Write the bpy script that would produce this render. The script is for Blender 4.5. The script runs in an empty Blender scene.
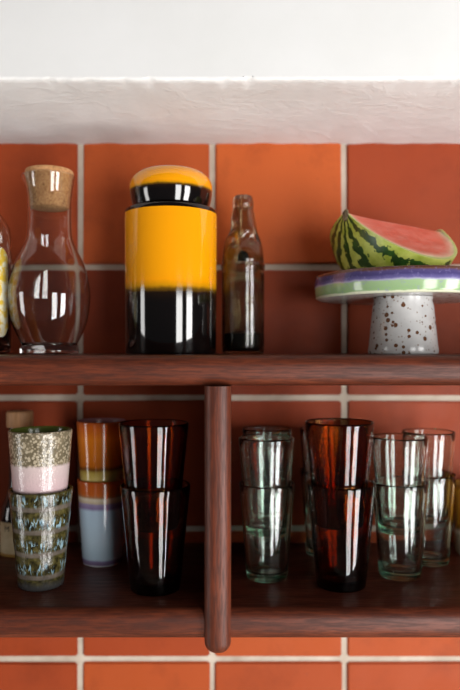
import bpy, bmesh, math, random
from mathutils import Vector, Matrix, noise

S = bpy.context.scene
COL = S.collection
random.seed(7)

# ------------------------------------------------------------------ camera
F = 671.0            # focal length in pixels (460 x 690 frame)
D = 1.0065           # camera distance from the tiled wall
Z0 = 1.6             # camera height
cam_d = bpy.data.cameras.new('camera')
cam = bpy.data.objects.new('camera', cam_d)
COL.objects.link(cam)
cam.location = (0, -D, Z0)
cam.rotation_euler = (math.pi / 2, 0, 0)
cam_d.sensor_fit = 'VERTICAL'
cam_d.sensor_height = 36.0
cam_d.lens = F / 690 * 36.0
cam_d.shift_y = 5 / 690
cam_d.clip_start = 0.01
cam_d.dof.use_dof = True
cam_d.dof.focus_distance = D - 0.215
cam_d.dof.aperture_fstop = 2.2
S.camera = cam

# ------------------------------------------------------------------ world, window light, exposure
W = bpy.data.worlds.new('world')
S.world = W
W.use_nodes = True
W.node_tree.nodes['Background'].inputs['Color'].default_value = (0.95, 0.97, 1.0, 1)
W.node_tree.nodes['Background'].inputs['Strength'].default_value = 0.045


def window_light(name, loc, target, w, h, power, col):
    l = bpy.data.lights.new(name, 'AREA')
    l.shape = 'RECTANGLE'
    l.size, l.size_y, l.energy, l.color = w, h, power, col
    o = bpy.data.objects.new(name, l)
    COL.objects.link(o)
    o.location = loc
    d = Vector(target) - Vector(loc)
    o.rotation_euler = d.to_track_quat('-Z', 'Y').to_euler()
    return o


DAY = (1.0, 0.985, 0.965)
window_light('window_pane_light', (0.86, -2.12, 0.98), (0, -0.1, 0.98), 0.56, 1.7, 36, DAY)
window_light('window_pane_light', (1.62, -1.52, 0.98), (0, -0.1, 0.98), 0.56, 1.7, 47, DAY)
window_light('window_pane_light', (-2.06, -0.92, 1.05), (0, -0.1, 1.05), 0.42, 1.6, 14, DAY)

S.view_settings.view_transform = 'Standard'
S.view_settings.look = 'None'
S.view_settings.gamma = 1.0
S.view_settings.exposure = 0.0
S.view_settings.use_curve_mapping = False
try:
    S.cycles.use_denoising = True
    S.cycles.max_bounces = 20
    S.cycles.transmission_bounces = 18
    S.cycles.glossy_bounces = 6
    S.cycles.diffuse_bounces = 5
    S.cycles.transparent_max_bounces = 16
except Exception:
    pass


# ------------------------------------------------------------------ helpers: pixels, objects, tags
def px(x, d):
    return (x - 230.0) * (D - d) / F


def pz(y, d):
    return Z0 + (350.0 - y) * (D - d) / F


def tag(o, label=None, cat=None, group=None, kind=None):
    if label: o['label'] = label
    if cat: o['category'] = cat
    if group: o['group'] = group
    if kind: o['kind'] = kind
    return o


def thing(name, loc, label, cat, group=None, rz=0):
    o = bpy.data.objects.new(name, None)
    COL.objects.link(o)
    o.empty_display_size = 0.02
    o.location = loc
    o.rotation_euler = (0, 0, rz)
    return tag(o, label, cat, group)


def link(name, bm, mats, parent=None, loc=(0, 0, 0), smooth=True, sharp=50):
    me = bpy.data.meshes.new(name)
    bm.to_mesh(me)
    bm.free()
    for m in (mats if isinstance(mats, (list, tuple)) else [mats]):
        me.materials.append(m)
    if smooth:
        for p in me.polygons: p.use_smooth = True
        me.set_sharp_from_angle(angle=math.radians(sharp))
    o = bpy.data.objects.new(name, me)
    COL.objects.link(o)
    o.location = loc
    if parent: o.parent = parent
    return o


def catmull(pts, n=6):
    out = []
    P = [pts[0]] + list(pts) + [pts[-1]]
    for i in range(1, len(P) - 2):
        p0, p1, p2, p3 = P[i - 1], P[i], P[i + 1], P[i + 2]
        for k in range(n):
            t = k / n
            out.append(tuple(0.5 * (2 * b + (c - a) * t + (2 * a - 5 * b + 4 * c - e) * t * t + (3 * b - a - 3 * c + e) * t ** 3)
                             for a, b, c, e in zip(p0, p1, p2, p3)))
    out.append(tuple(pts[-1]))
    return out


def lathe_bm(prof, seg=96, mat=None):
    """prof: list of (r, z); mat: list of material index per profile segment."""
    bm = bmesh.new()
    rings = []
    for r, z in prof:
        if r < 1e-6:
            rings.append([bm.verts.new((0, 0, z))])
        else:
            rings.append([bm.verts.new((r * math.cos(2 * math.pi * k / seg), r * math.sin(2 * math.pi * k / seg), z)) for k in range(seg)])
    for i in range(len(rings) - 1):
        a, b = rings[i], rings[i + 1]
        for k in range(seg):
            k2 = (k + 1) % seg
            if len(a) == 1 and len(b) == 1: continue
            if len(a) == 1: f = bm.faces.new((a[0], b[k2], b[k]))
            elif len(b) == 1: f = bm.faces.new((a[k], a[k2], b[0]))
            else: f = bm.faces.new((a[k], a[k2], b[k2], b[k]))
            if mat: f.material_index = mat[i]
    bmesh.ops.recalc_face_normals(bm, faces=bm.faces[:])
    return bm


def box_bm(x0, x1, y0, y1, z0, z1):
    bm = bmesh.new()
    r = bmesh.ops.create_cube(bm, size=1)
    for v in r['verts']:
        v.co = Vector(((x0 + x1) / 2 + v.co.x * (x1 - x0), (y0 + y1) / 2 + v.co.y * (y1 - y0), (z0 + z1) / 2 + v.co.z * (z1 - z0)))
    return bm


def prism_x_bm(prof, x0, x1, n=1):
    """extrude a closed (y, z) outline along x."""
    bm = bmesh.new()
    L = [[bm.verts.new((x0 + (x1 - x0) * i / n, y, z)) for y, z in prof] for i in range(n + 1)]
    m = len(prof)
    for i in range(n):
        for k in range(m):
            bm.faces.new((L[i][k], L[i][(k + 1) % m], L[i + 1][(k + 1) % m], L[i + 1][k]))
    bm.faces.new(L[0][::-1])
    bm.faces.new(L[n])
    bmesh.ops.recalc_face_normals(bm, faces=bm.faces[:])
    return bm


# ------------------------------------------------------------------ helpers: materials
def c(h, a=1.0):
    h = h.lstrip('#')
    v = [int(h[i:i + 2], 16) / 255 for i in (0, 2, 4)]
    return tuple((x / 12.92 if x <= 0.04045 else ((x + 0.055) / 1.055) ** 2.4) for x in v) + (a,)


class Mat:
    def __init__(self, name, **kw):
        self.m = bpy.data.materials.new(name)
        self.m.use_nodes = True
        self.nt = self.m.node_tree
        self.b = self.nt.nodes['Principled BSDF']
        self._obj = None
        for k, v in kw.items(): self.set(k, v)

    def set(self, k, v):
        k = {'color': 'Base Color', 'rough': 'Roughness', 'ior': 'IOR', 'trans': 'Transmission Weight', 'coat': 'Coat Weight',
             'coat_rough': 'Coat Roughness', 'normal': 'Normal', 'sss': 'Subsurface Weight'}.get(k, k)
        self.inp(self.b.inputs[k], v)

    def inp(self, s, v):
        if isinstance(v, bpy.types.NodeSocket): self.nt.links.new(v, s)
        elif isinstance(v, str): s.default_value = c(v)
        else: s.default_value = v

    def node(self, t, props=None, **ins):
        n = self.nt.nodes.new(t)
        for k, v in (props or {}).items(): setattr(n, k, v)
        for k, v in ins.items():
            key = int(k[1:]) if k[0] == 'i' and k[1:].isdigit() else k.replace('_', ' ')
            self.inp(n.inputs[key], v)
        return n

    def co(self):
        if not self._obj: self._obj = self.nt.nodes.new('ShaderNodeTexCoord').outputs['Object']
        return self._obj

    def mapped(self, scale, loc=(0, 0, 0)):
        return self.node('ShaderNodeMapping', Vector=self.co(), Scale=scale, Location=loc).outputs[0]

    def noise(self, scale, detail=4, rough=0.55, vec=None, dist=0.0):
        return self.node('ShaderNodeTexNoise', Vector=vec or self.co(), Scale=scale, Detail=detail, Roughness=rough, Distortion=dist).outputs[0]

    def vor(self, scale, vec=None, feature='F1'):
        return self.node('ShaderNodeTexVoronoi', {'feature': feature}, Vector=vec or self.co(), Scale=scale)

    def math(self, op, a, b=0.0, cc=0.0):
        return self.node('ShaderNodeMath', {'operation': op}, i0=a, i1=b, i2=cc).outputs[0]

    def xyz(self):
        n = self.node('ShaderNodeSeparateXYZ', Vector=self.co())
        return n.outputs[0], n.outputs[1], n.outputs[2]

    def ramp(self, fac, stops, interp='LINEAR'):
        n = self.node('ShaderNodeValToRGB', Fac=fac)
        e = n.color_ramp.elements
        n.color_ramp.interpolation = interp
        while len(e) < len(stops): e.new(0.5)
        for i, (p, col) in enumerate(stops):
            e[i].position = p
            e[i].color = c(col) if isinstance(col, str) else ((col, col, col, 1) if not isinstance(col, tuple) else col)
        return n.outputs[0]

    def mix(self, fac, a, b, blend='MIX'):
        n = self.nt.nodes.new('ShaderNodeMix')
        n.data_type = 'RGBA'
        n.blend_type = blend
        self.inp(n.inputs[0], fac); self.inp(n.inputs[6], a); self.inp(n.inputs[7], b)
        return n.outputs[2]

    def sstep(self, x, lo, hi):
        n = self.node('ShaderNodeMapRange', {'interpolation_type': 'SMOOTHSTEP'}, Value=x)
        n.inputs[1].default_value, n.inputs[2].default_value = lo, hi
        return n.outputs[0]

    def bump(self, h, strength=0.3, dist=0.002):
        self.set('normal', self.node('ShaderNodeBump', Strength=strength, Distance=dist, Height=h).outputs[0])


# plaster
plaster = Mat('white_plaster', rough=0.9)
plaster.set('color', plaster.ramp(plaster.noise(9, 5), [(0.3, '#e2e1e0'), (0.7, '#eeeeee')]))
plaster.bump(plaster.math('ADD', plaster.math('MULTIPLY', plaster.ramp(plaster.math('ABSOLUTE', plaster.math('SUBTRACT', plaster.noise(11, 5, 0.6, plaster.mapped((1, 1.2, 1)), 0.5), 0.5)), [(0.0, 1.0), (0.05, 0.0)]), 0.22), plaster.math('ADD', plaster.noise(14, 6, 0.6), plaster.math('MULTIPLY', plaster.noise(60, 3), 0.5))), 0.30, 0.004)
plaster = plaster.m

smooth_p = Mat('smooth_white_plaster', rough=0.9)
smooth_p.set('color', smooth_p.ramp(smooth_p.noise(7, 4), [(0.3, '#e2e2e1'), (0.7, '#e8e8e8')]))
smooth_p.bump(smooth_p.noise(45, 4), 0.12, 0.003)
smooth_p = smooth_p.m

# tiles
tm = Mat('terracotta_tile')
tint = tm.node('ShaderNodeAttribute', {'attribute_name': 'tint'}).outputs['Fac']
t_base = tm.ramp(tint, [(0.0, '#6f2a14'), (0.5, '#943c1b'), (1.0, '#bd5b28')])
t_spot = tm.noise(5, 4, 0.6)
t_col = tm.mix(tm.ramp(t_spot, [(0.38, 0.0), (0.75, 0.45)]), t_base, '#aa4a20')
t_col = tm.mix(tm.ramp(tm.noise(9, 5, 0.65, tm.mapped((1, 1, 1), (4, 2, 7))), [(0.50, 0.0), (0.72, 0.45)]), t_col, '#6a2a14')
t_col = tm.mix(tm.ramp(tm.noise(110, 2), [(0.70, 0.0), (0.78, 0.6)]), t_col, '#86402c')
tm.set('color', t_col)
tm.set('rough', tm.ramp(tm.noise(16, 4), [(0.3, 0.48), (0.7, 0.65)]))
tm.set('Specular IOR Level', 0.22)
tm.bump(tm.math('ADD', tm.noise(18, 4), tm.math('MULTIPLY', tm.noise(150, 2), 0.15)), 0.25, 0.004)
tile_m = tm.m
gm = Mat('tile_grout', rough=0.95)
gm.set('color', gm.ramp(gm.noise(25, 5), [(0.3, '#a89888'), (0.7, '#c9bdae')]))
gm.bump(gm.noise(120, 3), 0.4, 0.002)
grout_m = gm.m
fm = Mat('oak_floor', rough=0.5)
fm.set('color', fm.ramp(fm.noise(3, 5, vec=fm.mapped((1, 8, 1))), [(0.3, '#a89c8c'), (0.7, '#c4b8a6')]))
floor_m = fm.m


def wood(name, along):
    w = Mat(name)
    sc = (2.5, 26, 26) if along == 'x' else (26, 26, 2.5)
    sc2 = (14, 170, 170) if along == 'x' else (170, 170, 14)
    v = w.mapped(sc)
    big = w.noise(2.2, 5, 0.6, v, 1.2)
    fine = w.noise(3.0, 4, 0.6, w.mapped(sc2))
    col = w.ramp(big, [(0.20, '#431b10'), (0.45, '#592817'), (0.60, '#67301d'), (0.85, '#7a3f27')])
    col = w.mix(w.ramp(fine, [(0.40, 0.55), (0.58, 0.0)]), col, '#2a0f08')
    w.set('color', col)
    w.set('rough', w.ramp(fine, [(0.3, 0.55), (0.7, 0.38)]))
    w.set('Specular IOR Level', 0.35)
    w.bump(fine, 0.25, 0.001)
    return w.m


wood_x = wood('rosewood_board', 'x')
wood_z = wood('rosewood_upright', 'z')


def glass(name, col, rough=0.0, ior=1.5, streak=None):
    g = Mat(name, rough=rough, ior=ior, trans=1.0)
    g.set('color', col)
    if streak:
        g.bump(g.noise(1.0, 3, 0.5, g.mapped(streak)), 0.12, 0.004)
    return g.m


clear_g = glass('clear_glass', (0.975, 0.985, 0.97, 1))
green_g = glass('recycled_glass', (0.95, 0.97, 0.95, 1), 0.05, streak=(60, 60, 14))
amber_g = glass('amber_glass', (0.97, 0.93, 0.9, 1), streak=(50, 50, 9))
codd_g = glass('old_bottle_glass', (0.58, 0.56, 0.42, 1), 0.12, streak=(70, 70, 40))
darkglass = glass('brown_bottle_glass', (0.20, 0.07, 0.02, 1))

def absorb(m, col, dens):
    n = m.node_tree.nodes.new('ShaderNodeVolumeAbsorption')
    n.inputs['Color'].default_value = col
    n.inputs['Density'].default_value = dens
    m.node_tree.links.new(n.outputs[0], m.node_tree.nodes['Material Output'].inputs['Volume'])


absorb(amber_g, (0.83, 0.52, 0.04, 1), 1050)
absorb(green_g, (0.4, 0.72, 0.58, 1), 28)
cm = Mat('cork', rough=0.9)
cv = cm.vor(420)
cm.set('color', cm.mix(cm.ramp(cm.noise(260, 3), [(0.55, 0.0), (0.68, 0.8)]), cm.ramp(cv.outputs['Color'], [(0.0, '#a9764a'), (1.0, '#c89868')]), '#8a5c34'))
cm.bump(cm.noise(400, 3), 0.4, 0.001)
cork_m = cm.m

# ------------------------------------------------------------------ the setting
# tiled wall: one mesh, real tiles standing proud of the grout
GX, PX = -0.225, 0.1985
GZ, PZ = Z0 + 0.1245, 0.1965
BEAM_Z = Z0 + 0.3105
bm = bmesh.new()
lay = bm.faces.layers.float.new('tint')
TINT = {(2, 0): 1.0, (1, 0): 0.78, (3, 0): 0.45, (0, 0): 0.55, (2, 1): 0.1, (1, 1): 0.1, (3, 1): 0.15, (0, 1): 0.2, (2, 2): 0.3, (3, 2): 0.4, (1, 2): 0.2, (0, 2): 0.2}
G = 0.0042
for ix in range(-6, 10):
    for iz in range(-1, 8):
        x0, x1 = GX + (ix - 1) * PX + G, GX + ix * PX - G
        z1, z0 = GZ - (iz - 1) * PZ - G, GZ - iz * PZ + G
        if iz < 0: continue
        z1 = min(z1, BEAM_Z + 0.004)
        j = [random.uniform(-.0009, .0009) for _ in range(8)]
        b = box_bm(x0, x1, 0.0, 0.010, z0, z1)
        bmesh.ops.bevel(b, geom=[e for e in b.edges if all(v.co.y < 0.001 for v in e.verts)] +
                        [e for e in b.edges if abs(e.verts[0].co.y - e.verts[1].co.y) > 0.005], offset=0.0022, segments=2, affect='EDGES')
        cx, cz = (x0 + x1) / 2, (z0 + z1) / 2
        ca = random.uniform(-0.004, 0.004)
        tx, tz = random.uniform(-.004, .004), random.uniform(-.004, .004)
        vm = {}
        for v in b.verts:
            dx, dz = v.co.x - cx, v.co.z - cz
            nx = dx * math.cos(ca) - dz * math.sin(ca); nz = dx * math.sin(ca) + dz * math.cos(ca)
            nx += j[0] * (dz > 0) * (1 if dx > 0 else -1); nz += j[1] * (dx > 0) * (1 if dz > 0 else -1)
            vm[v] = bm.verts.new((cx + nx, v.co.y + dx * tx + dz * tz + 0.0005, cz + nz))
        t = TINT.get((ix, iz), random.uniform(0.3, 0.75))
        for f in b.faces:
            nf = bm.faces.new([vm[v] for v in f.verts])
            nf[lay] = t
        b.free()
xw = 1.45
g = box_bm(-xw, xw, 0.0042, 0.06, -0.02, Z0 + 1.0)
vm = {v: bm.verts.new(v.co) for v in g.verts}
for f in g.faces:
    nf = bm.faces.new([vm[v] for v in f.verts]); nf.material_index = 1
g.free()
wall = link('wall_back', bm, [tile_m, grout_m], sharp=35)
tag(wall, kind='structure')

# plastered boxed-out beam above the tiles, with a slightly crumbled lower edge
bm = bmesh.new()
yf = -0.2345
NX = 800
rows = []
sec = [(0.004, 0.0), (-0.04, 0.0), (-0.10, 0.0), (-0.16, 0.0), (-0.20, 0.0), (-0.226, 0.0), (-0.2318, 0.0004), (-0.2338, 0.0015), (-0.2345, 0.0032),
       (-0.2345, 0.0042), (-0.2345, 0.03), (-0.2345, 0.08), (-0.2345, 0.2), (-0.2345, 0.69), (0.004, 0.69)]
for i in range(NX + 1):
    x = -1.45 + 2.9 * i / NX
    r = []
    for k, (y, z) in enumerate(sec):
        n1 = noise.noise(Vector((x * 9, y * 9, 3.1))) * 0.0022 + noise.noise(Vector((x * 40, y * 40, 1.7))) * 0.0008
        n2 = noise.noise(Vector((x * 70, z * 50, 9.0)))
        dy = dz = 0
        if 1 <= k <= 5: dz = n1
        if 6 <= k <= 8:
            dz = n1 + max(0, n2) * 0.0035; dy = max(0, n2 - 0.2) * 0.003 if k < 8 else 0
        if 10 <= k <= 12: dy = noise.noise(Vector((x * 5, z * 5, 5.0))) * 0.0015
        if k == 0: dz = noise.noise(Vector((x * 30, 0, 4))) * 0.0015 - 0.0008
        r.append(bm.verts.new((x, y + dy, BEAM_Z + z + dz)))
    rows.append(r)
for i in range(NX):
    for k in range(len(sec)):
        k2 = (k + 1) % len(sec)
        bm.faces.new((rows[i][k], rows[i][k2], rows[i + 1][k2], rows[i + 1][k])).material_index = 1 if k >= 9 else 0
bm.faces.new(rows[0]); bm.faces.new(rows[-1][::-1])
bmesh.ops.recalc_face_normals(bm, faces=bm.faces[:])
tag(link('trim_1', bm, [plaster, smooth_p], sharp=60), kind='structure')

tag(link('floor', box_bm(-2.6, 2.6, -3.0, 0.06, -0.06, 0.0), floor_m), kind='structure')

# ------------------------------------------------------------------ the shelf
ZU = Z0 - 0.0056       # top of the upper board
ZL = Z0 - 0.2890       # top of the lower board
TH = 0.0338
DF = 0.262             # front of the boards


def board_prof(zt, th=0.0344, df=DF):
    r1 = 0.0135
    p = [(0.0005, zt), (-(df - r1), zt)]
    for k in range(1, 9):
        a = math.pi / 2 * k / 8
        p.append((-(df - r1) - r1 * math.sin(a), zt - r1 + r1 * math.cos(a)))
    for k in range(0, 9):
        a = math.pi / 2 * k / 8
        p.append((-(df - r1) - r1 * math.cos(a), zt - th + r1 - r1 * math.sin(a)))
    p.append((0.0005, zt - th))
    return p


shelf = thing('wall_shelf', (0, 0, ZL - 0.0345), 'dark reddish brown two tier wooden shelf with rounded edges on tiled wall', 'shelf')
sz = -(ZL - 0.0345)
XC = px(217.5, 0.272)
HW = 0.0148
for x0, x1, zt in ((-0.95, 0.95, ZU), (-0.95, XC - HW + 0.0012, ZL), (XC + HW - 0.0012, 0.95, ZL)):
    link('board', prism_x_bm([(y, z + sz) for y, z in board_prof(zt, 0.0345 if zt == ZL else 0.0344)], x0, x1, 40), wood_x, shelf, sharp=40)
zb, zt = pz(657, 0.272), ZU - 0.0344
b = box_bm(XC - HW, XC + HW, -0.272, -0.0005, zb + sz, zt + sz)
es = [e for e in b.edges if (all(v.co.y < -0.2 for v in e.verts) or all(v.co.z < zb + sz + 0.01 for v in e.verts))
      and not all(v.co.z > zt + sz - 0.01 for v in e.verts) and not all(v.co.y > -0.1 for v in e.verts)]
bmesh.ops.bevel(b, geom=es, offset=0.0125, segments=8, affect='EDGES', profile=0.5)
link('upright_panel', b, wood_z, shelf, sharp=40)

# ------------------------------------------------------------------ upper shelf
E = 0.0002


def S_(d):
    return (D - d) / F


# --- bottle with yellow label at the left edge
d = 0.13
s = S_(d)
t = thing('glass_bottle', (px(-16, d), -d, ZU + E), 'dark filled glass bottle with yellow label, cut by the left edge, beside the carafe', 'bottle')
o_ = [(0, 0.002), (0.028, 0), (0.0325, 0.003), (0.0340, 0.008), (0.0340, 0.150), (0.0325, 0.163), (0.026, 0.176), (0.016, 0.190), (0.0135, 0.205), (0.0135, 0.245),
      (0.0150, 0.247), (0.0150, 0.255), (0.0120, 0.256)]
i_ = [(0.0115, 0.246), (0.0115, 0.205), (0.014, 0.189), (0.024, 0.174), (0.0305, 0.162), (0.0320, 0.150), (0.0320, 0.008), (0.030, 0.006), (0, 0.006)]
link('bottle_body', lathe_bm(o_ + i_), clear_g, t)
lq = Mat('dark_cordial', color='#2a0f0b', rough=0.15)
link('liquid', lathe_bm([(0, 0.0063), (0.0312, 0.0063), (0.0317, 0.010), (0.0317, 0.118), (0, 0.118)]), lq.m, t)
ym = Mat('yellow_paper_label', rough=0.6)
ym.set('color', ym.mix(ym.ramp(ym.noise(120, 3, 0.6), [(0.42, 0.0), (0.56, 1.0)]), '#e9c43a', '#f3ecd0'))
bm = bmesh.new()
vs = []
za, zb_ = 0.022, 0.136
for k in range(41):
    a = -math.pi / 2 - 1.35 + 2.7 * k / 40
    e = min(k, 40 - k)
    ins = 0.012 * max(0, 1 - e / 5) ** 2
    vs.append([bm.verts.new((0.0344 * math.cos(a), 0.0344 * math.sin(a), z)) for z in (za + ins, zb_ - ins)])
for k in range(40):
    bm.faces.new((vs[k][0], vs[k + 1][0], vs[k + 1][1], vs[k][1]))
bmesh.ops.recalc_face_normals(bm, faces=bm.faces[:])
lab = link('label', bm, ym.m, t)
sol = lab.modifiers.new('s', 'SOLIDIFY'); sol.thickness = 0.0003; sol.offset = 0
tag(lab, 'yellow and cream mottled paper label')

# --- carafe
d = 0.12
s = S_(d)
t = thing('carafe', (px(49.5, d), -d, ZU + E), 'clear glass carafe with round belly and cork stopper, beside the yellow jar', 'carafe')
yb = 352.5
k_ = lambda hw, y: (hw * s, (yb - y) * s)
outer = [(0, 0.0015), k_(26, 352.5), k_(28.5, 351.5), k_(28.8, 348), k_(27.5, 343.5)]
outer += catmull([k_(27.3, 342), k_(31.5, 334), k_(37, 320), k_(40, 300), k_(39.5, 285), k_(34.5, 264), k_(27, 248), k_(22.6, 237), k_(21.4, 224), k_(21.2, 210), k_(21.4, 200),
                  k_(22.4, 190), k_(24, 180), k_(24.8, 175)], 5)
tw = 0.0016
inner = [(r - tw, z) for r, z in outer[5:]][::-1]
inner[0] = (outer[-1][0] - tw, outer[-1][1])
rim = [(outer[-1][0] - tw * 0.3, outer[-1][1] + 0.0006), (outer[-1][0] - tw * 0.7, outer[-1][1] + 0.0006)]
inner += [k_(24.5, 344.5), (0, 0.0075)]
b = lathe_bm(outer + rim + inner)
zsp = (yb - 190) * s                      # pouring lip on the left
for v in b.verts:
    if v.co.z > zsp:
        a = math.atan2(v.co.y, -v.co.x)
        q = max(0, 1 - abs(a) / 0.75)
        q = q * q * (3 - 2 * q) * ((v.co.z - zsp) / (outer[-1][1] - zsp))
        v.co.x -= 0.0050 * q
link('vessel', b, clear_g, t)
ck = [(0, (yb - 207) * s), (0.0215, (yb - 207) * s), (0.0228, (yb - 205) * s)] + \
     [((17.5 + 6.2 * f) * s, (yb - 205 + 38 * f) * s) for f in (0.1, 0.25)] 
r0 = (19.7 - 0.1) * s - tw
ck = [(0, (yb - 207) * s), (0.0240, (yb - 207) * s), (0.0252, (yb - 206) * s), (0.0260, (yb - 200) * s), (0.0276, (yb - 190) * s), (0.0294, (yb - 180) * s),
      (0.0302, (yb - 175.5) * s), (0.0312, (yb - 173.5) * s), (0.0312, (yb - 171) * s), (0.030, (yb - 169.5) * s), (0, (yb - 169.5) * s)]
tag(link('cork_stopper', lathe_bm(ck), cork_m, t), 'tan cork stopper')

# --- yellow and black jar
d = 0.12
s = S_(d)
yb = 353.5
t = thing('storage_jar', (px(171, d), -d, ZU + E), 'tall glossy ceramic jar fading from yellow to black with rounded lid, beside the old bottle', 'jar')


def jar_mat(name, zc, wid, amp):
    m = Mat(name, rough=0.07, ior=1.6, coat=0.5, coat_rough=0.03)
    x, y, z = m.xyz()
    zz = m.math('ADD', z, m.math('MULTIPLY', m.math('SUBTRACT', m.noise(60, 4, 0.7), 0.5), amp))
    f = m.sstep(zz, zc - wid, zc + wid)
    m.set('color', m.ramp(f, [(0.0, '#0b0707'), (0.30, '#1c0f06'), (0.48, '#6b4a08'), (0.62, '#c98a06'), (0.85, '#f29a04'), (1.0, '#f09c05')]))
    return m.m


k_ = lambda hw, y: (hw * s, (yb - y) * s)
HJ = (yb - 206) * s
pr = [(0, 0.001), k_(42.5, 353.5), k_(44.7, 352.5), k_(45.3, 350), k_(45.6, 300), k_(46, 222), k_(46, 215), k_(45.7, 211.5), k_(44.5, 210.5), k_(38, 209.7),
      k_(36, 209.5), k_(35, 210.5), k_(34, 220), k_(34, 340), (0, (yb - 342) * s)]
jm = jar_mat('jar_glaze', (yb - 291) * s, 0.021, 0.006)
blk = Mat('black_glaze', color='#0d0706', rough=0.08, ior=1.6).m
link('jar_body', lathe_bm(pr, mat=[0, 0, 0, 0, 0, 0, 1, 1, 1, 1, 1, 1, 1, 1]), [jm, blk], t)
lid = [(0, (yb - 209.3) * s), k_(35.5, 209.3), k_(37.5, 208.5)] + catmull([k_(38, 207), k_(39.8, 201), k_(41.2, 191), k_(40.7, 184), k_(37, 177.5), k_(28.5, 172.2), k_(13, 169.6), (0, (yb - 169.2) * s)], 6)
lm = jar_mat('lid_glaze', (yb - 192.0) * s, 0.008, 0.004)
tag(link('lid', lathe_bm(lid), lm, t), 'rounded lid, yellow above and dark brown below')

# --- codd-neck bottle
d = 0.095
s = S_(d)
yb = 353
t = thing('codd_neck_bottle', (px(243, d), -d, ZU + E), 'old greenish brown glass bottle with pinched neck and marble, right of the yellow jar', 'bottle')
k_ = lambda hw, y: (hw * s, (yb - y) * s)
outer = [(0, 0.0012), k_(17, 352.4), k_(19.5, 353), k_(21, 351), k_(21.4, 346), k_(21.4, 300), k_(21.2, 270), k_(22.2, 266.5), k_(21.8, 264.5), k_(20.4, 262.8)]
outer += catmull([k_(21, 261), k_(20, 250), k_(18, 240), k_(15.2, 230), k_(12.5, 220), k_(10.8, 211), k_(10.3, 208)], 5)
outer += [k_(9.5, 207.3), k_(10.4, 206.3), k_(10.6, 203), k_(10, 199), k_(9.3, 196.5), k_(8, 195.3)]
inner = [k_(6, 196), k_(6, 208), k_(8, 220), k_(11, 231), k_(14.5, 242), k_(17, 252), k_(18, 260), k_(17, 266), k_(18.2, 275), k_(19, 346), k_(17, 349.8), (0, (yb - 350.3) * s)]
b = lathe_bm(outer + inner, 96)
for v in b.verts:                         # the pinched dents that hold the marble
    yy = yb - v.co.z / s
    for ang, y0, wy, wa, dep in ((math.radians(-158), 228, 5.5, 0.55, 6.5), (math.radians(-60), 240, 6, 0.5, 6.0), (math.radians(-125), 243, 6, 0.5, 6.0), (math.radians(0), 232, 5, 0.4, 1.5)):
        a = math.atan2(v.co.y, v.co.x)
        da = (a - ang + math.pi) % (2 * math.pi) - math.pi
        q = math.exp(-(da / wa) ** 2 - ((yy - y0) / wy) ** 2) * dep * s
        r = math.hypot(v.co.x, v.co.y)
        if r > 1e-5 and q > 0:
            f = max(0.35, 1 - q / r); v.co.x *= f; v.co.y *= f
link('bottle_body', b, codd_g, t)
bm = bmesh.new()
bmesh.ops.create_uvsphere(bm, u_segments=32, v_segments=16, radius=0.0082)
mm = Mat('dark_marble', color='#16201f', rough=0.08)
mb = link('marble', bm, mm.m, t, (0.0, -0.006, (yb - 255.5) * s))
tag(mb, 'dark glass marble caught in the neck')
plug_mat = Mat('dark_base_plug', color='#17110c', rough=0.4)
link('base_plug', lathe_bm([(0, (yb - 350.1) * s), k_(16.8, 349.6), k_(18.75, 345.8), k_(18.0, 333), (0, (yb - 331) * s)]), plug_mat.m, t)  # added dark plug, stands in for the darkness of the thick glass bottom

# --- cake stand
d = 0.118
s = S_(d)
t = thing('cake_stand', (px(403, d), -d, ZU + E), 'ceramic cake stand with purple and green banded plate on speckled white foot', 'cake stand')
zs = lambda y: (350 - y) * s + Z0 - ZU
ZT = 0.098 + Z0 - ZU                      # plate top
ZB = 0.0668 + Z0 - ZU
RP = 0.1155


def speckle(m, base, big=True, col1='#67442e', col2='#7d5f48'):
    v1 = m.vor(110)
    r1 = m.node('ShaderNodeSeparateColor', Color=v1.outputs['Color'])
    rad = m.math('MULTIPLY', m.sstep(r1.outputs[0], 0.10, 0.9), 0.35)
    big_f = m.math('LESS_THAN', v1.outputs['Distance'], rad)
    v2 = m.vor(260)
    r2 = m.node('ShaderNodeSeparateColor', Color=v2.outputs['Color'])
    sm_f = m.math('LESS_THAN', v2.outputs['Distance'], m.math('MULTIPLY', m.sstep(r2.outputs[0], 0.35, 1.0), 0.32))
    out = m.mix(m.math('MULTIPLY', sm_f, 0.65), base, col2)
    return m.mix(big_f, out, col1), big_f


pm = Mat('speckled_white_stoneware', rough=0.18, ior=1.5)
base = pm.ramp(pm.noise(30, 4), [(0.3, '#b9b8b8'), (0.7, '#cfcecd')])
pcol, pf = speckle(pm, base)
pm.set('color', pcol)
pm.bump(pf, 0.5, -0.0015)
ped_m = pm.m
bp = Mat('banded_plate_glaze', rough=0.12, ior=1.55)
x, y, z = bp.xyz()
zz = bp.math('ADD', z, bp.math('MULTIPLY', bp.math('SUBTRACT', bp.noise(45, 4, 0.7), 0.5), 0.005))
f = bp.node('ShaderNodeMapRange', Value=zz)
f.inputs[1].default_value, f.inputs[2].default_value = ZB, ZT
bands = bp.ramp(f.outputs[0], [(0.0, '#d6d8bd'), (0.07, '#d8dcc0'), (0.10, '#8fae7c'), (0.45, '#9dba8b'), (0.50, '#a9a6c4'), (0.56, '#6a6398'), (0.70, '#4a4374'), (0.82, '#544a78'), (0.89, '#6b4a3c'), (1.0, '#54301f')])
bands = bp.mix(bp.ramp(bp.noise(220, 3, 0.7), [(0.55, 0.0), (0.72, 0.55)]), bands, '#8d84b6')
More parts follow.
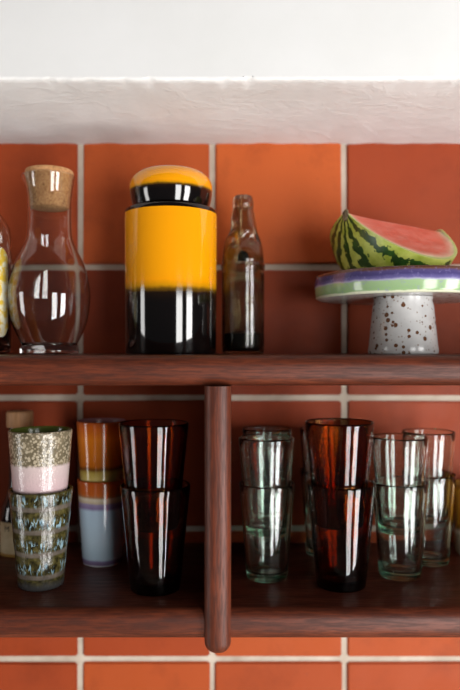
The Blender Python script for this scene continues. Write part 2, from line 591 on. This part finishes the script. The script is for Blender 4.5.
# the speckle glaze of the underside and the thin spots on the rim
v1 = bp.vor(60)
sp = bp.node('ShaderNodeSeparateColor', Color=v1.outputs['Color'])
dots = bp.math('LESS_THAN', v1.outputs['Distance'], bp.math('MULTIPLY', bp.sstep(sp.outputs[1], 0.7, 1.0), 0.22))
bp.set('color', bp.mix(dots, bands, '#5b3524'))
top_m = Mat('cream_glaze', color='#d5d2c4', rough=0.15).m
und = Mat('plate_underside_glaze', rough=0.2)
uc, _f = speckle(und, und.ramp(und.noise(30, 4), [(0.3, '#b4b2ae'), (0.7, '#c8c6c0')]), col1='#8a7662', col2='#9b8c7a')
und.set('color', uc)
prof = [(0, ZB + 0.004), (0.06, ZB + 0.002), (RP - 0.012, ZB + 0.0005), (RP - 0.004, ZB), (RP - 0.0012, ZB + 0.0012), (RP, ZB + 0.005), (RP + 0.0006, ZB + 0.015), (RP, ZT - 0.004),
        (RP - 0.001, ZT - 0.001), (RP - 0.003, ZT), (RP - 0.006, ZT - 0.0008), (RP - 0.010, ZT - 0.003), (0, ZT - 0.003)]
link('plate', lathe_bm(prof, 128, [2, 2, 2, 0, 0, 0, 0, 0, 0, 0, 1, 1]), [bp.m, top_m, und.m], t)
ft = [(0, 0.004), (0.040, 0.004), (0.043, 0.0), (0.0450, 0.0008), (0.0457, 0.004), (0.0445, 0.012), (0.0395, ZB - 0.010), (0.0372, ZB - 0.002), (0.0385, ZB + 0.0022), (0, ZB + 0.0022)]
tag(link('pedestal', lathe_bm(ft), ped_m, t), 'tapered white foot with brown speckles')
STAND = t

# --- watermelon wedge
AX, BX = 0.0796, 0.1022
PITCH, HC = -0.0658, 0.0769
ZW = Z0 + 0.0950                          # the plate's upper face
mt = thing('watermelon_wedge', (0.2201, -0.1125, ZW + 0.0006), 'cut wedge of striped green watermelon showing pink flesh, on the cake stand', 'watermelon', rz=0.4312)
rm = Mat('watermelon_rind', rough=0.32)
x, y, z = rm.xyz()
ang = rm.math('ARCTAN2', y, rm.math('MULTIPLY', z, -1.0))
nz1 = rm.math('MULTIPLY', rm.math('SUBTRACT', rm.noise(38, 4, 0.65), 0.5), 0.5)
nz2 = rm.math('MULTIPLY', rm.math('SUBTRACT', rm.noise(120, 3, 0.6), 0.5), 0.32)
a2 = rm.math('ADD', rm.math('ADD', ang, nz1), nz2)
st = rm.math('SINE', rm.math('MULTIPLY', a2, 15.0))
lightc = rm.ramp(rm.noise(55, 4), [(0.35, '#94a338'), (0.65, '#bcc563')])
darkc = rm.ramp(rm.noise(80, 3), [(0.35, '#16340f'), (0.7, '#28521a')])
rm.set('color', rm.mix(rm.sstep(st, -0.1, 0.25), lightc, darkc))
pale = Mat('watermelon_pith', rough=0.5)
pale.set('color', '#bfc97c')
fl = Mat('watermelon_flesh', rough=0.35, sss=0.15)
fl.b.inputs['Subsurface Radius'].default_value = (0.01, 0.004, 0.003)
fl.b.inputs['Subsurface Scale'].default_value = 0.5
x, y, z = fl.xyz()
sq = lambda v, k: fl.math('MULTIPLY', fl.math('MULTIPLY', v, v), 1.0 / k ** 2)
rr = fl.math('SQRT', fl.math('ADD', sq(x, AX), fl.math('ADD', sq(y, BX), sq(z, BX))))
rr = fl.math('ADD', rr, fl.math('MULTIPLY', fl.math('SUBTRACT', fl.noise(60, 3), 0.5), 0.06))
fcol = fl.ramp(rr, [(0.55, '#dc614c'), (0.80, '#e0705a'), (0.88, '#e69a80'), (0.93, '#ebcdac'), (0.96, '#d3d896')])
fcol = fl.mix(fl.ramp(fl.noise(90, 3, vec=fl.mapped((0.5, 1, 1))), [(0.42, 0.0), (0.7, 0.45)]), fcol, '#efa090')
fl.set('color', fcol)
fl.bump(fl.noise(150, 4), 0.6, 0.0015)
PH0, PH1 = -0.9248, 1.25                  # wedge opening, measured from straight down
NT, NP, NR = 56, 36, 12
PR = Matrix.Rotation(-PITCH, 3, 'Y')
CUT_CO = PR.inverted() @ Vector((0, 0, -HC))
CUT_NO = PR.inverted() @ Vector((0, 0, 1))


def wedge_pt(u, ph, k):
    return Vector((AX * k * math.cos(u), BX * k * math.sin(u) * math.sin(ph), -BX * k * math.sin(u) * math.cos(ph)))


def cut_base(bm, mat_index):
    geo = bm.verts[:] + bm.edges[:] + bm.faces[:]
    r = bmesh.ops.bisect_plane(bm, geom=geo, plane_co=CUT_CO, plane_no=CUT_NO, clear_inner=True, dist=1e-6)
    es = [e for e in bm.edges if e.is_boundary]
    nf = bmesh.ops.triangle_fill(bm, edges=es, use_beauty=True)['geom']
    for f in nf:
        if isinstance(f, bmesh.types.BMFace): f.material_index = mat_index
    bmesh.ops.recalc_face_normals(bm, faces=bm.faces[:])


def wedge_grid(bm, k, umin):
    return [[bm.verts.new(wedge_pt(min(max(math.pi * i / NT, umin), math.pi - umin), PH0 + (PH1 - PH0) * j / NP, k)) for j in range(NP + 1)] for i in range(NT + 1)]


bm = bmesh.new()
O, I = wedge_grid(bm, 1.0, 0.02), wedge_grid(bm, 0.957, 0.02)
for i in range(NT):
    for j in range(NP):
        bm.faces.new((O[i][j], O[i][j + 1], O[i + 1][j + 1], O[i + 1][j]))
        bm.faces.new((I[i][j], I[i + 1][j], I[i + 1][j + 1], I[i][j + 1])).material_index = 1
    for j in (0, NP):
        bm.faces.new((O[i][j], O[i + 1][j], I[i + 1][j], I[i][j])).material_index = 1
for i in (0, NT):
    for j in range(NP):
        bm.faces.new((O[i][j], O[i][j + 1], I[i][j + 1], I[i][j]))
cut_base(bm, 1)
rind = link('rind', bm, [rm.m, pale.m], mt, (0, 0, HC), sharp=40)
bm = bmesh.new()
K = 0.9565
um = 0.02
g = wedge_grid(bm, K, um)
for i in range(NT):
    for j in range(NP):
        bm.faces.new((g[i][j], g[i][j + 1], g[i + 1][j + 1], g[i + 1][j]))
ax = [bm.verts.new((AX * K * math.cos(min(max(math.pi * i / NT, um), math.pi - um)), 0, -0.001 - 0.003 * math.sin(math.pi * i / NT) - 0.0035 * max(0, 1 - i / (NT * 0.4)))) for i in range(NT + 1)]
for j in (0, NP):
    n = Vector((0, -math.cos(PH0), -math.sin(PH0))) if j == 0 else Vector((0, math.cos(PH1), math.sin(PH1)))
    prev = ax
    for q in range(NR - 1, -1, -1):
        fq = 1 - q / NR
        row = [g[i][j] for i in range(NT + 1)]
        if q:
            row = []
            for i in range(NT + 1):
                p = ax[i].co.lerp(g[i][j].co, fq)
                row.append(bm.verts.new(p + n * (noise.noise(p * 45) * 0.0012 - 0.0016 * math.sin(math.pi * fq)) * math.sin(math.pi * i / NT)))
        for i in range(NT):
            bm.faces.new((prev[i], prev[i + 1], row[i + 1], row[i]))
        prev = row
    for i in (0, NT):
        pass
bmesh.ops.remove_doubles(bm, verts=bm.verts[:], dist=1e-7)
bmesh.ops.recalc_face_normals(bm, faces=bm.faces[:])
es = [e for e in bm.edges if e.is_boundary]
if es: bmesh.ops.holes_fill(bm, edges=es, sides=0)
cut_base(bm, 0)
flesh = link('flesh', bm, fl.m, mt, (0, 0, HC), sharp=40)
for o in (rind, flesh): o.rotation_euler = (0, -PITCH, 0)
bm = bmesh.new()
bmesh.ops.create_uvsphere(bm, u_segments=20, v_segments=12, radius=0.006)
for v in bm.verts:
    v.co.x *= 0.45; v.co.z *= 1.25
    v.co *= 1 + 0.25 * noise.noise(v.co * 500)
sm_ = Mat('stem_scar', rough=0.9)
sm_.set('color', sm_.ramp(sm_.noise(300, 3), [(0.35, '#3a2c1e'), (0.65, '#8a7a5c')]))
stem = link('stem_scar', bm, sm_.m, mt, (-AX * math.cos(PITCH) - 0.0004, -0.001, HC - 0.005 - AX * math.sin(PITCH)))
tag(stem, 'brown dried stem scar')

# ------------------------------------------------------------------ lower shelf


def tumbler_bm(rb, rt, H, tr, tm_, base, seg=96, wob=0.0):
    n = 10
    out = [(0, 0.0012), (rb * 0.75, 0.001), (rb - 0.0025, 0.0), (rb - 0.0008, 0.0008), (rb, 0.003)]
    R = lambda h: rb + (rt - rb) * (h / H) ** 1.05
    out += [(R(0.003 + (H - 0.005) * i / n), 0.003 + (H - 0.005) * i / n) for i in range(1, n + 1)]
    out += [(rt - tr * 0.2, H - 0.0006), (rt - tr * 0.5, H), (rt - tr * 0.8, H - 0.0006)]
    inn = []
    for i in range(n, -1, -1):
        h = base + 0.004 + (H - 0.002 - base - 0.004) * i / n
        f = (h - base) / (H - base)
        inn.append((R(h) - (tr + (tm_ - tr) * (1 - f)), h))
    r_, h_ = inn[-1]
    inn += [(r_ - 0.0012, base + 0.001), (r_ - 0.004, base), (0, base - 0.0006)]
    b = lathe_bm(out + inn, seg)
    return b


amber_proto = tumbler_bm(0.0305, 0.0426, 0.1262, 0.0022, 0.0052, 0.010)
amber_me = bpy.data.meshes.new('amber_tumbler'); amber_proto.to_mesh(amber_me)
clear_proto = tumbler_bm(0.0264, 0.0356, 0.1205, 0.0020, 0.0048, 0.009)
clear_me = bpy.data.meshes.new('clear_tumbler'); clear_proto.to_mesh(clear_me)
for me, m in ((amber_me, amber_g), (clear_me, green_g)):
    me.materials.append(m)
    for p in me.polygons: p.use_smooth = True
    me.set_sharp_from_angle(angle=math.radians(60))


def glass_obj(name, me, x, d, z, label, group, rz):
    o = bpy.data.objects.new(name, me)
    COL.objects.link(o)
    o.location = (x, -d, z)
    o.rotation_euler = (0, 0, rz)
    return tag(o, label, 'glass', group)


OA, OC = 0.0748, 0.0575
GA, GC = 'stacked amber tumblers', 'stacked clear tumblers'
for xp, d, where in ((155.5, 0.193, 'left of the shelf upright'), (341, 0.181, 'right of the shelf upright')):
    x = px(xp, d)
    glass_obj('tumbler', amber_me, x, d, ZL + E, 'lower dark amber glass tumbler of the stack ' + where, GA, 0.3)
    glass_obj('tumbler', amber_me, x + px(228.3, d), d, ZL + E + OA, 'upper dark amber glass tumbler of the stack ' + where, GA, 1.1)
for xp, d, where, tilt in ((267, 0.152, 'of the front stack next to the shelf upright', 0), (400, 0.146, 'of the stack just right of the amber tumblers', 0),
                     (429, 0.090, 'of the far right stack, behind another clear stack', 0), (267.5, 0.054, 'of the back stack hidden behind clear tumblers by the upright', 0),
                     (325, 0.054, 'of the back stack half hidden behind the right amber tumblers', 0)):
    x = px(xp, d)
    glass_obj('tumbler', clear_me, x, d, ZL + E, 'lower clear tumbler ' + where, GC, xp)
    glass_obj('tumbler', clear_me, x - 0.0008, d, ZL + E + OC, 'upper clear tumbler ' + where, GC, xp * 1.7)


# --- ceramic cups
def cup_bm(rb, rt, H, t=0.0028, base=0.007, curve=1.0, ridges=None):
    n = 36
    R = lambda h: rb + (rt - rb) * (h / H) ** curve + (ridges(h) if ridges else 0)
    out = [(0, 0.0015), (rb * 0.8, 0.0015), (rb * 0.84, 0.0), (rb - 0.002, 0.0), (rb - 0.0005, 0.001), (R(0.003), 0.003)]
    out += [(R(0.003 + (H - 0.0045) * i / n), 0.003 + (H - 0.0045) * i / n) for i in range(1, n + 1)]
    ne = len(out)
    out += [(rt - t * 0.25, H - 0.0003), (rt - t * 0.55, H), (rt - t * 0.9, H - 0.0008)]
    out += [(rb + (rt - rb) * (h / H) ** curve - t, h) for h in [base + 0.004 + (H - 0.003 - base - 0.004) * i / 8 for i in range(8, -1, -1)]]
    out += [(out[-1][0] - 0.004, base), (0, base)]
    return lathe_bm(out, 96, [0] * (ne + 1) + [1] * (len(out) - ne - 2))


d = 0.180
xc = px(41, d)
dz = 0.0762
# lower olive cup with drip bands
HB = 0.1192
om = Mat('olive_drip_glaze', rough=0.16, ior=1.55)
x, y, z = om.xyz()
per = 0.0275
zn = om.math('ADD', z, om.math('MULTIPLY', om.math('SUBTRACT', om.noise(45, 3), 0.5), 0.003))
fr = om.math('FRACT', om.math('DIVIDE', om.math('ADD', zn, 0.0115), per))   # 0 bottom of a band, 1 its top
band = om.math('MULTIPLY', om.sstep(fr, 0.10, 0.20), om.math('SUBTRACT', 1.0, om.sstep(fr, 0.90, 1.0)))
olive = om.ramp(om.noise(130, 4, 0.65), [(0.35, '#1f1c0e'), (0.5, '#3a351a'), (0.7, '#5d5530')])
grey = om.ramp(om.noise(80, 4), [(0.3, '#49423b'), (0.7, '#6b6157')])
body = om.mix(band, grey, olive)
drip = om.noise(1.0, 3, 0.6, om.mapped((270, 270, 62)), 0.8)
dz_ = om.math('SUBTRACT', 1.0, om.sstep(om.math('ABSOLUTE', om.math('SUBTRACT', fr, 0.40)), 0.08, 0.34))
dm = om.math('MULTIPLY', om.sstep(drip, 0.53, 0.62), dz_)
blue = om.ramp(om.noise(200, 2), [(0.35, '#5c7d90'), (0.65, '#9ebac2')])
dark = om.math('MULTIPLY', om.sstep(om.noise(1.0, 2, 0.5, om.mapped((240, 240, 60), (3, 1, 2))), 0.52, 0.62), om.math('MULTIPLY', dz_, 0.85))
body = om.mix(dark, body, '#121008')
body = om.mix(dm, body, blue)
foot = om.math('SUBTRACT', 1.0, om.sstep(zn, 0.004, 0.014))
body = om.mix(foot, body, '#3b3a3a')
om.set('color', body)
om.bump(om.math('ADD', drip, om.noise(160, 3)), 0.25, 0.0012)
olive_in = Mat('olive_inner_glaze', color='#5e6a2c', rough=0.18).m
rid = lambda h: 0.00025 * math.sin(2 * math.pi * h / per + 1.0)
tag(link('ceramic_cup', cup_bm(0.0272, 0.0385, HB, 0.0036, ridges=rid), [om.m, olive_in], None, (xc, -d, ZL + E)),
    'olive ceramic cup with bands of pale blue drips, under the pink cup', 'cup', 'stacked ceramic cups')
# upper pink speckled cup
HP = 0.1150
km = Mat('pink_speckled_glaze', rough=0.16, ior=1.55)
x, y, z = km.xyz()
zn = km.math('ADD', z, km.math('MULTIPLY', km.math('SUBTRACT', km.noise(160, 3, 0.7), 0.5), 0.006))
msk = km.sstep(zn, HP - 0.0430, HP - 0.0385)
pv = km.vor(280)
pv2 = km.noise(90, 3, 0.6)
blot = km.math('SUBTRACT', 1.0, km.sstep(km.math('ADD', pv.outputs['Distance'], km.math('MULTIPLY', km.math('SUBTRACT', pv2, 0.5), 0.5)), 0.30, 0.62))
spk = km.mix(blot, km.ramp(km.noise(60, 3), [(0.35, '#5a5140'), (0.65, '#776c57')]), km.ramp(km.noise(40, 3), [(0.35, '#9c8e76'), (0.65, '#b0a48e')]))
km.set('color', km.mix(msk, km.ramp(z, [(0.03, '#bb9ca2'), (0.075, '#c3b1af')]), spk))
km.bump(blot, 0.15, 0.001)
tag(link('ceramic_cup', cup_bm(0.0292, 0.0385, HP, 0.0026), [km.m, olive_in], None, (xc - 0.0006, -d, ZL + E + dz)),
    'pale pink ceramic cup with speckled cream rim band and green inside', 'cup', 'stacked ceramic cups')

# mugs behind
d = 0.091
xm = px(102.5, d)
HM = 0.1145
bmug = Mat('pale_blue_banded_glaze', rough=0.14, ior=1.55)
x, y, z = bmug.xyz()
zn = bmug.math('ADD', z, bmug.math('MULTIPLY', bmug.math('SUBTRACT', bmug.noise(50, 4, 0.6), 0.5), 0.0035))
f = bmug.node('ShaderNodeMapRange', Value=zn)
f.inputs[1].default_value, f.inputs[2].default_value = 0.0, HM
bmug.set('color', bmug.ramp(f.outputs[0], [(0.0, '#d9dcdd'), (0.03, '#6a5a78'), (0.065, '#77698c'), (0.09, '#a6bccb'), (0.3, '#b0c4d2'), (0.655, '#a9bed0'), (0.69, '#7f6d93'), (0.735, '#8d80a0'),
                                           (0.755, '#b9a98f'), (0.795, '#c9bda8'), (0.82, '#9c6a44'), (0.85, '#b25a22'), (1.0, '#a84c1c')]))
inn = Mat('mauve_inner_glaze', color='#9a6a6e', rough=0.25).m
tag(link('ceramic_cup', cup_bm(0.0264, 0.0337, HM, 0.0030), [bmug.m, inn], None, (xm, -d, ZL + E)),
    'pale blue ceramic cup with orange and purple rim bands, under the orange cup', 'cup', 'stacked ceramic cups')
omug = Mat('orange_glaze', rough=0.14, ior=1.55)
x, y, z = omug.xyz()
zn = omug.math('ADD', z, omug.math('MULTIPLY', omug.math('SUBTRACT', omug.noise(60, 4, 0.6), 0.5), 0.006))
f = omug.node('ShaderNodeMapRange', Value=zn)
f.inputs[1].default_value, f.inputs[2].default_value = 0.0, HM
omug.set('color', omug.ramp(f.outputs[0], [(0.30, '#c2ae68'), (0.41, '#a08a42'), (0.45, '#5e3410'), (0.49, '#a85a12'), (0.8, '#c9711a'), (0.93, '#b5581a'), (1.0, '#93441c')]))
tag(link('ceramic_cup', cup_bm(0.0264, 0.0337, HM, 0.0026), [omug.m, inn], None, (xm - 0.001, -d, ZL + E + 0.0785)),
    'orange ceramic cup with mauve inside, on top of the pale blue cup', 'cup', 'stacked ceramic cups')

# ochre cup at the right edge
d = 0.050
oc = Mat('ochre_glaze', rough=0.15, ior=1.55)
x, y, z = oc.xyz()
zn = oc.math('ADD', z, oc.math('MULTIPLY', oc.math('SUBTRACT', oc.noise(60, 4, 0.6), 0.5), 0.006))
f = oc.node('ShaderNodeMapRange', Value=zn)
f.inputs[1].default_value, f.inputs[2].default_value = 0.0, 0.098
occ = oc.ramp(f.outputs[0], [(0.0, '#9a8c74'), (0.28, '#a89a80'), (0.34, '#d8cdb0'), (0.40, '#7d5420'), (0.5, '#a8701f'), (0.95, '#b57a26'), (1.0, '#8f5a20')])
oc.set('color', occ)
tag(link('ceramic_cup', cup_bm(0.0285, 0.0345, 0.098, 0.0028), [oc.m, Mat('ochre_inner_glaze', color='#9a6a2a', rough=0.2).m], None, (px(475, d), -d, ZL + E)),
    'ochre ceramic cup cut by the right edge of the photo', 'cup')

# small dark bottle with wooden cap
d = 0.045
s = S_(d)
t = thing('small_bottle', (px(20, d), -d, ZL + E), 'small dark bottle with wooden cap and cream label, behind the pink cup', 'bottle')
zc = lambda y: (350 - y) * s + (Z0 - ZL)
body = [(0, 0.0015), (0.024, 0.0), (0.0265, 0.0012), (0.0272, 0.004), (0.0272, zc(517))] + catmull([(0.0270, zc(515)), (0.0245, zc(505)), (0.0185, zc(494)), (0.0158, zc(480)), (0.0155, zc(450)), (0.0155, zc(430))], 5)
body += [(0.0168, zc(429)), (0.0168, zc(427)), (0, zc(427))]
dk = Mat('dark_brown_glass', color='#140a07', rough=0.06, ior=1.52)
link('bottle_body', lathe_bm(body), dk.m, t)
wc = Mat('pale_wood_cap', rough=0.6)
wc.set('color', wc.ramp(wc.noise(4, 4, vec=wc.mapped((60, 60, 8))), [(0.3, '#a5764e'), (0.7, '#c6986c')]))
tag(link('cap', lathe_bm([(0, zc(427) + 0.0001), (0.0178, zc(427) + 0.0001), (0.0186, zc(426.3)), (0.0188, zc(413)), (0.0180, zc(411.6)), (0.0168, zc(411)), (0, zc(411))]), wc.m, t), 'light wooden cap')
lm2 = Mat('cream_paper_label', rough=0.6)
x, y, z = lm2.xyz()
lm2.set('color', lm2.mix(lm2.sstep(z, zc(549), zc(548.5)), '#a97f3c', lm2.ramp(lm2.noise(70, 3), [(0.3, '#b7a27c'), (0.7, '#c9b892')])))
bm = bmesh.new()
vs = []
for k in range(31):
    a = -math.pi / 2 - 1.0 + 2.0 * k / 30
    vs.append([bm.verts.new((0.0275 * math.cos(a), 0.0275 * math.sin(a), zz)) for zz in (zc(552), zc(549), zc(518.5))])
for k in range(30):
    for q in (0, 1):
        bm.faces.new((vs[k][q], vs[k + 1][q], vs[k + 1][q + 1], vs[k][q + 1]))
bmesh.ops.recalc_face_normals(bm, faces=bm.faces[:])
lb = link('label', bm, lm2.m, t)
so = lb.modifiers.new('s', 'SOLIDIFY'); so.thickness = 0.0003; so.offset = 0
tag(lb, 'cream paper label with an ochre strip at its foot')
# the letter M that shows on the label beside the cup
cu = bpy.data.curves.new('lettering', 'FONT')
cu.body = 'M'
cu.size = 0.0115
cu.align_x = 'CENTER'
tmp = bpy.data.objects.new('tmp_text', cu)
COL.objects.link(tmp)
bpy.context.view_layer.update()
me = bpy.data.meshes.new_from_object(tmp.evaluated_get(bpy.context.evaluated_depsgraph_get()))
bpy.data.objects.remove(tmp)
me.materials.append(Mat('label_ink', color='#2b1d14', rough=0.7).m)
for v in me.vertices:                       # wrap the letter onto the curved label
    a = -math.pi / 2 - 0.38 + v.co.x / 0.0278
    v.co = (0.0278 * math.cos(a), 0.0278 * math.sin(a), zc(527) + v.co.y)
lt = bpy.data.objects.new('lettering', me)
COL.objects.link(lt)
lt.parent = lb
